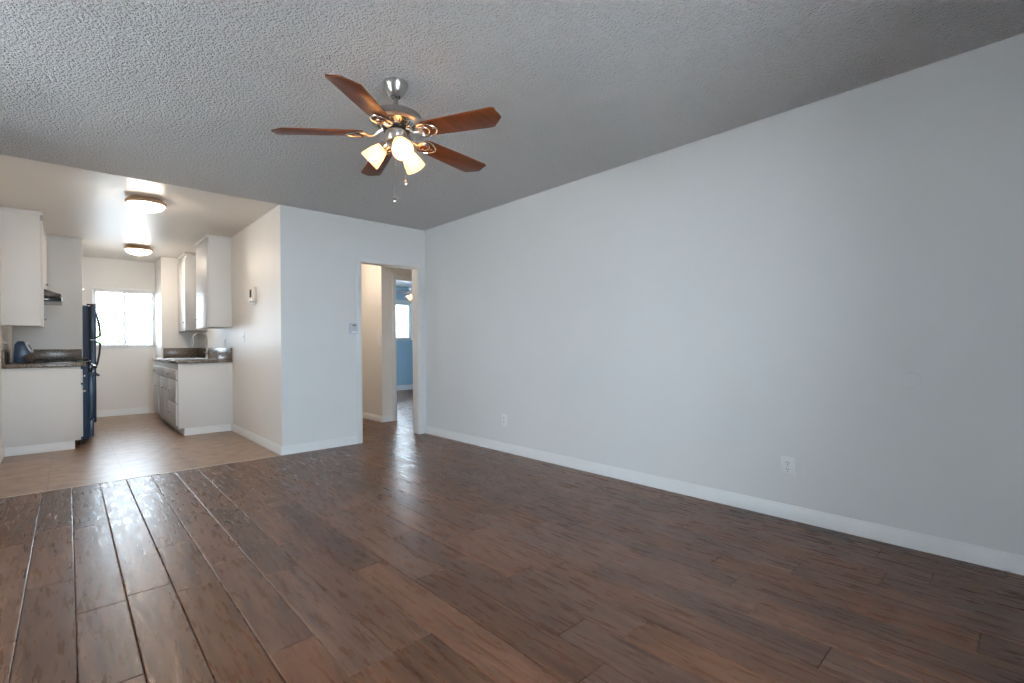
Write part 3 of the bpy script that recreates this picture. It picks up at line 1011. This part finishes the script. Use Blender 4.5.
# sink
o0 = (1.195, 7.85, .72)
t = thing('kitchen_sink', 'stainless steel double bowl sink set in the granite counter', 'sink', o0)
b = MB(o0)
b.box(SX0 - .018, SY0 - .018, .9003, SX0 + .012, SY1 + .018, .904, .001)
b.box(SX1 - .012, SY0 - .018, .9003, SX1 + .018, SY1 + .018, .904, .001)
b.box(SX0 + .012, SY0 - .018, .9003, SX1 - .012, SY0 + .012, .904, .001)
b.box(SX0 + .012, SY1 - .012, .9003, SX1 - .012, SY1 + .018, .904, .001)
b.build('rim', 'steel', t)
for a, c in ((SY0 + .012, 7.84), (7.86, SY1 - .012)):
    b = MB(o0)
    b.box(SX0 + .012, a, .72, SX1 - .012, c, .724)
    b.box(SX0 + .010, a, .72, SX0 + .013, c, .901)
    b.box(SX1 - .013, a, .72, SX1 - .010, c, .901)
    b.box(SX0 + .012, a, .72, SX1 - .012, a + .003, .901)
    b.box(SX0 + .012, c - .003, .72, SX1 - .012, c, .901)
    bo = b.build('bowl', 'steel', t, smooth=False)
    b = MB(o0); b.lathe([(0, .7242), (.04, .7242), (.04, .727), (.028, .7265), (0, .7255)], 20, Matrix.Translation((1.195, (a + c) / 2, 0))); b.build('drain', 'chrome', bo)

# faucet
fx, fy = 1.425, 7.80
o0 = (fx, fy, .9)
t = thing('kitchen_faucet', 'tall brushed nickel gooseneck pull-down faucet at the sink', 'faucet', o0)
b = MB(o0); b.lathe([(0, .9003), (.027, .9003), (.027, .908), (.021, .915), (.019, .96), (.019, .99), (.013, .998), (0, .998)], 24, Matrix.Translation((fx, fy, 0))); b.build('base', 'faucet_nickel', t)
b = MB(o0)
pts = [(fx, fy, .99), (fx, fy, 1.10), (fx, fy, 1.17)]
R_ = .082
for k in range(1, 15):
    a = math.pi * k / 14 * 1.05
    pts.append((fx - R_ + R_ * math.cos(a), fy, 1.17 + R_ * math.sin(a)))
b.tube(pts, .0115, 12); b.build('spout', 'faucet_nickel', t)
e = Vector(pts[-1]); d_ = (Vector(pts[-1]) - Vector(pts[-2])).normalized()
b = MB(o0); b.cyl(e - d_ * .01, e + d_ * .075, .014, .018, 16); b.build('spray_head', 'faucet_nickel', t)
b = MB(o0); b.tube([(fx, fy - .012, .965), (fx - .02, fy - .045, .975), (fx - .055, fy - .075, .99)], [.008, .007, .006], 10); b.build('lever', 'faucet_nickel', t)

# upper cabinets right
UX = 1.257
o0 = (1.385, 7.19, 1.305)
t = thing('upper_cabinet', 'white wall cabinet with blank end panel at the near end of the sink counter', 'cabinet', o0, 'upper cabinets')
b = MB(o0); b.box(UX + .018, RY, 1.305, XP - .0005, 7.54, UT, .002); b.build('body', 'cabinet', t)
b = MB(o0); b.box(UX, RY + .014, 1.298, UX + .0175, 7.535, UT - .07, .003); d = b.build('door', 'cabinet', t)
knob_x(o0, UX, 7.49, 1.42, d, -1)
b = MB(o0); b.box(UX - .004, RY - .012, UT - .02, XP - .0005, RY - .0005, H - .001, .003).box(UX - .004, RY, UT - .02, UX + .012, 7.54, H - .001, .003).box(UX + .013, RY, UT, XP - .0005, 7.54, H - .001); b.build('crown_trim', 'cabinet', t)
o0 = (1.385, 8.67, 1.305)
t = thing('upper_cabinet', 'white wall cabinet at the far end of the sink counter, by the window', 'cabinet', o0, 'upper cabinets')
b = MB(o0); b.box(UX + .018, 8.35, 1.305, XP - .0005, JY - .001, UT, .002); b.build('body', 'cabinet', t)
b = MB(o0); b.box(UX, 8.355, 1.298, UX + .0175, JY - .01, UT - .07, .003); d = b.build('door', 'cabinet', t)
knob_x(o0, UX, 8.44, 1.42, d, -1)
b = MB(o0); b.box(UX - .004, 8.338, UT - .02, XP - .0005, 8.3495, H - .001, .003).box(UX - .004, 8.35, UT - .02, UX + .012, JY - .001, H - .001, .003).box(UX + .013, 8.35, UT, XP - .0005, JY - .001, H - .001); b.build('crown_trim', 'cabinet', t)


# ------------------------------------------------------------------ wall plates
def outlet(loc, normal, label, name='wall_outlet'):
    """duplex outlet; local +x = along the wall, +y = out of the wall"""
    t = thing(name, label, 'outlet', loc, 'wall outlets')
    t.rotation_euler = (0, 0, math.atan2(-normal[0], normal[1]))
    b = MB(); b.box(-.0375, 0, -.058, .0375, .006, .058, .003); p = b.build('cover_plate', 'plastic', t)
    for z in (-.020, .020):
        b = MB()
        b.lathe([(0, .006), (.0165, .006), (.0165, .0085), (0, .0085)], 20, Matrix.Translation((0, 0, z)) @ Matrix.Rotation(-math.pi / 2, 4, 'X'))
        s = b.build('socket', 'plastic', t)
        b = MB()
        b.box(-.0085, .0084, z + .001, -.005, .0092, z + .010)
        b.box(.005, .0084, z + .001, .0085, .0092, z + .010)
        b.cyl((0, .0084, z - .008), (0, .0092, z - .008), .003, seg=10)
        b.build('slot', 'slot', s)
    b = MB(); b.cyl((0, .006, 0), (0, .0072, 0), .003, seg=10); b.build('screw', 'chrome', t)
    return t


def switch(loc, normal, label, n=1):
    t = thing('light_switch', label, 'light switch', loc)
    t.rotation_euler = (0, 0, math.atan2(-normal[0], normal[1]))
    b = MB(); b.box(-.036, 0, -.058, .036, .006, .058, .003); b.build('cover_plate', 'plastic', t)
    b = MB(); b.box(-.005, .006, -.012, .005, .009, .012, .001); b.box(-.004, .008, 0, .004, .018, .009, .001); b.build('toggle', 'plastic', t)
    for z in (-.03, .03):
        b = MB(); b.cyl((0, .006, z), (0, .0072, z), .003, seg=10); b.build('screw', 'chrome', t)
    return t


outlet((XR, .992, .314), (-1, 0), 'white duplex outlet on the bare right wall, nearer the camera')
outlet((XR, 3.535, .311), (-1, 0), 'white duplex outlet low on the right wall, near the hall doorway')
outlet((XP, 7.24, 1.108), (-1, 0), 'white outlet on the kitchen wall above the granite backsplash')
switch((XP, 6.30, 1.172), (-1, 0), 'white toggle switch low on the kitchen side of the partition, under the intercom')
switch((HX, 6.16, 1.215), (-1, 0), 'upper of two white switch plates inside the hall')
switch((HX, 6.16, 1.095), (-1, 0), 'lower of two white switch plates inside the hall')

b = MB((XR, .415, .862))
b.lathe([(0, 0), (.041, 0), (.041, .004), (.0398, .0056), (.039, .006), (0, .006)], 40, Matrix.Translation((XR, .415, .862)) @ Matrix.Rotation(-math.pi / 2, 4, 'Y'))
tag(b.build('cover_plate', 'wall'), 'round blank cover plate painted like the right wall, at the far right', 'wall plate')

# thermostat
o0 = (2.253, YF, 1.243)
t = thing('thermostat', 'small square white thermostat on the wall left of the hall doorway', 'thermostat', o0)
b = MB(o0); b.box(2.209, YF - .024, 1.186, 2.297, YF - .0003, 1.300, .004); b.build('case', 'thermostat', t)
b = MB(o0); b.box(2.238, YF - .0255, 1.268, 2.278, YF - .0235, 1.286, .001); b.build('display', 'grey_plastic', t)
b = MB(o0); b.box(2.225, YF - .027, 1.196, 2.285, YF - .0235, 1.215, .001); b.build('cover_flap', 'plastic', t)

# intercom unit
o0 = (XP, 5.84, 1.62)
t = thing('wall_intercom', 'pale beige intercom box with dark speaker slots on the kitchen partition wall', 'intercom', o0)
b = MB(o0); b.box(XP - .042, 5.755, 1.545, XP - .0003, 5.925, 1.715, .014, 3); cs = b.build('case', 'beige_plastic', t)
b = MB(o0)
for k in range(9):
    b.box(XP - .0435, 5.80 + k * .0085, 1.60, XP - .0415, 5.8045 + k * .0085, 1.685)
b.build('speaker_grille', 'slot', cs)
b = MB(o0); b.box(XP - .052, 5.775, 1.552, XP - .0425, 5.905, 1.585, .004); b.build('talk_bar', 'plastic', t)
b = MB(o0); b.box(XP - .03, 5.765, 1.527, XP - .0003, 5.915, 1.5445, .003); b.build('lower_ledge', 'plastic', t)


# ------------------------------------------------------------------ ceiling lights
def ceiling_light(loc, label, R=.158, diff='diffuser', group='kitchen ceiling lights'):
    t = thing('ceiling_light', label, 'ceiling light', loc, group)
    b = MB()
    b.lathe([(0, 0), (R * .80, 0), (R * .84, -.012), (R * .97, -.022), (R, -.032), (R, -.046), (R * .95, -.056), (R * .90, -.056), (R * .88, -.046), (0, -.044)], 48)
    b.build('rim', 'bronze', t)
    b = MB()
    pr = [(R * .90, -.050)]
    for k in range(1, 10):
        a = k / 9 * math.pi / 2
        pr.append((R * .90 * math.cos(a), -.050 - .062 * math.sin(a)))
    pr[-1] = (0, pr[-1][1])
    b.lathe(pr, 48)
    b.build('diffuser', diff, t, label='lit frosted glass bowl')
    b = MB()
    b.lathe([(0, -.110), (.012, -.111), (.013, -.116), (.006, -.121), (.008, -.127), (.004, -.134), (0, -.136)], 20)
    b.build('finial', 'bronze', t)
    return t


ceiling_light((.545, 5.60, H), 'lit bronze rimmed flush ceiling light nearer the living room')
ceiling_light((.72, 8.30, H), 'lit bronze rimmed flush ceiling light nearer the kitchen window')
ceiling_light((2.6, 6.25, H), 'lit flush ceiling light inside the hall behind the doorway', R=.16, diff='hall_diffuser', group='hall ceiling light')

# ------------------------------------------------------------------ ceiling fan
FAN = Vector((1.277, 2.265, H))


def Rz(a):
    return Matrix.Rotation(math.radians(a), 4, 'Z')


def ceiling_fan(loc, label, angles, lamps):
    t = thing('ceiling_fan', label, 'ceiling fan', loc)
    b = MB(); b.lathe([(0, -.002), (.064, -.002), (.064, -.012), (.060, -.026), (.048, -.050), (.036, -.068), (.030, -.074), (.0, -.074)], 40); b.build('canopy', 'nickel', t)
    b = MB(); b.lathe([(0, -.074), (.024, -.074), (.020, -.082), (0, -.084)], 24); b.build('ball_joint', 'black_iron', t)
    b = MB(); b.cyl((0, 0, -.082), (0, 0, -.170), .0125, seg=20); b.build('downrod', 'nickel', t)
    b = MB(); b.lathe([(0, -.160), (.026, -.160), (.032, -.166), (.090, -.168), (.118, -.171), (.131, -.179), (.134, -.186), (.134, -.206), (.128, -.213), (.108, -.217), (.0, -.219)], 56); mh = b.build('motor_housing', 'nickel', t)
    b = MB()
    b.lathe([(0, -.217), (.106, -.217), (.101, -.222), (.078, -.240), (.066, -.243), (0, -.243)], 48)
    b.build('vent_ring', 'nickel_warm', mh)
    b = MB()
    for k in range(30):
        a = 2 * math.pi * k / 30
        m = Matrix.Rotation(a, 4, 'Z') @ Matrix.Translation((.0895, 0, -.2315)) @ Matrix.Rotation(math.radians(-38), 4, 'Y')
        b.box(-.010, -.003, -.0015, .010, .003, .0015, m=m)
    b.build('vent_slot', 'slot', mh)
    b = MB(); b.lathe([(0, -.243), (.068, -.243), (.070, -.246), (.070, -.253), (.060, -.257), (0, -.257)], 36); b.build('flywheel', 'black_iron', t)
    b = MB(); b.lathe([(0, -.257), (.050, -.257), (.055, -.262), (.055, -.302), (.049, -.312), (.030, -.318), (0, -.320)], 40); sh = b.build('switch_housing', 'nickel', t)
    BZ = -.270                                        # height of the blades
    for k, a in enumerate(angles):
        R4 = Rz(a) @ Matrix.Translation((0, 0, BZ)) @ Matrix.Rotation(math.radians(3), 4, 'Y') @ Matrix.Rotation(math.radians(-11.5), 4, 'X')
        b = MB()
        poly = [(.165, -.046), (.185, -.054), (.36, -.0615), (.590, -.069), (.607, -.060), (.603, -.040), (.611, -.012), (.611, .010), (.550, .067), (.530, .068), (.36, .0615), (.185, .054), (.165, .046)]
        b.prism(poly, 'z', .0, .0065, .0012, m=R4)
        bl = b.build('blade', 'blade', t, label='cherry brown wooden blade')
        b = MB()
        P = lambda x, y, z=0.0: R4 @ Vector((x, y, z))
        stem0 = Rz(a) @ Vector((.064, 0, -.249))
        stem = [stem0, Rz(a) @ Vector((.085, 0, -.258)), Rz(a) @ Vector((.108, 0, -.280)), P(.128, 0, -.008), P(.150, 0, -.007)]
        b.tube(stem, [.009, .008, .006, .005, .005], 8)
        drop = []
        for i in range(28):                            # teardrop loop
            u = 2 * math.pi * i / 28
            rr = .052
            drop.append(P(.196 + .056 * math.cos(u), .049 * math.sin(u) * (1 - .25 * math.cos(u)), -.006))
        b.tube(drop, .0048, 8, closed=True)
        sp = []
        for i in range(34):                            # scroll inside the loop
            u = i / 33 * 2 * math.pi * 1.35
            rr = .036 - .016 * i / 33
            sp.append(P(.178 + rr * math.cos(math.pi + u), rr * math.sin(math.pi + u), -.008))
        b.tube(sp, .0038, 8)
        b.build('blade_bracket', 'nickel_warm', bl, label='scrolled metal blade bracket')
        for x_, y_ in ((.19, .026), (.19, -.026), (.232, 0)):
            b = MB(); b.lathe([(0, -.0045), (.005, -.0035), (.006, 0), (0, 0)], 10, R4 @ Matrix.Translation((x_, y_, 0)))
            b.build('screw', 'nickel', bl)
    for a in lamps:
        R4 = Rz(a)
        tilt = 47
        b = MB()
        b.tube([R4 @ Vector(q) for q in ((.045, 0, -.296), (.060, 0, -.302), (.070, 0, -.314), (.068, 0, -.328))], .0075, 10)
        piv = Vector((.056, 0, -.322))
        S4 = R4 @ Matrix.Translation(piv) @ Matrix.Rotation(math.radians(-tilt), 4, 'Y')   # local -z is the lamp axis
        b.lathe([(0, .012), (.020, .012), (.024, .004), (.024, -.018), (.028, -.022), (.028, -.030), (.0, -.030)], 24, S4)
        arm = b.build('lamp_arm', 'nickel_warm', t)
        b = MB()
        pr = [(.026, -.020), (.031, -.030), (.040, -.055), (.048, -.085), (.0535, -.112), (.055, -.126), (.0528, -.126), (.0512, -.112), (.0458, -.085), (.0378, -.056), (.029, -.032), (.024, -.022)]
        b.lathe(pr + [pr[0]], 36, S4)
        b.build('lamp_shade', 'frost', arm, label='frosted glass bell shade')
        b = MB()
        b.lathe([(0, -.030), (.012, -.030), (.013, -.044), (.020, -.058), (.0265, -.074), (.0285, -.088), (.025, -.103), (.014, -.114), (0, -.117)], 24, S4)
        b.build('bulb', 'bulb', arm, label='lit bulb')
    for (dx, dy, z1) in ((-.023, -.020, -.630), (.052, -.006, -.520)):
        b = MB()
        z = -.300
        b.cyl((dx, dy, -.296), (dx, dy, z1 + .02), .0011, seg=6)
        while z > z1 + .022:
            bmesh.ops.create_icosphere(b.bm, subdivisions=1, radius=.0018, matrix=Matrix.Translation((dx, dy, z)))
            z -= .009
        ch = b.build('pull_chain', 'nickel', t)
        b = MB(); b.lathe([(0, z1 + .022), (.004, z1 + .020), (.009, z1 + .010), (.010, z1), (.007, z1 - .008), (0, z1 - .010)], 16, Matrix.Translation((dx, dy, 0)))
        b.build('pull_knob', 'nickel_warm', ch)
    return t


fan = ceiling_fan(FAN, 'five blade cherry and nickel ceiling fan with three lit glass shades in the living room',
                  [5.0 + d for d in (0, 71.5, 143.0, 214.0, 287.5)], [253, 133, 15])
b2 = copy_tree(fan, None, (5.35, 8.75, H), 'ceiling fan in the blue bedroom, one blade glimpsed through the doorway')
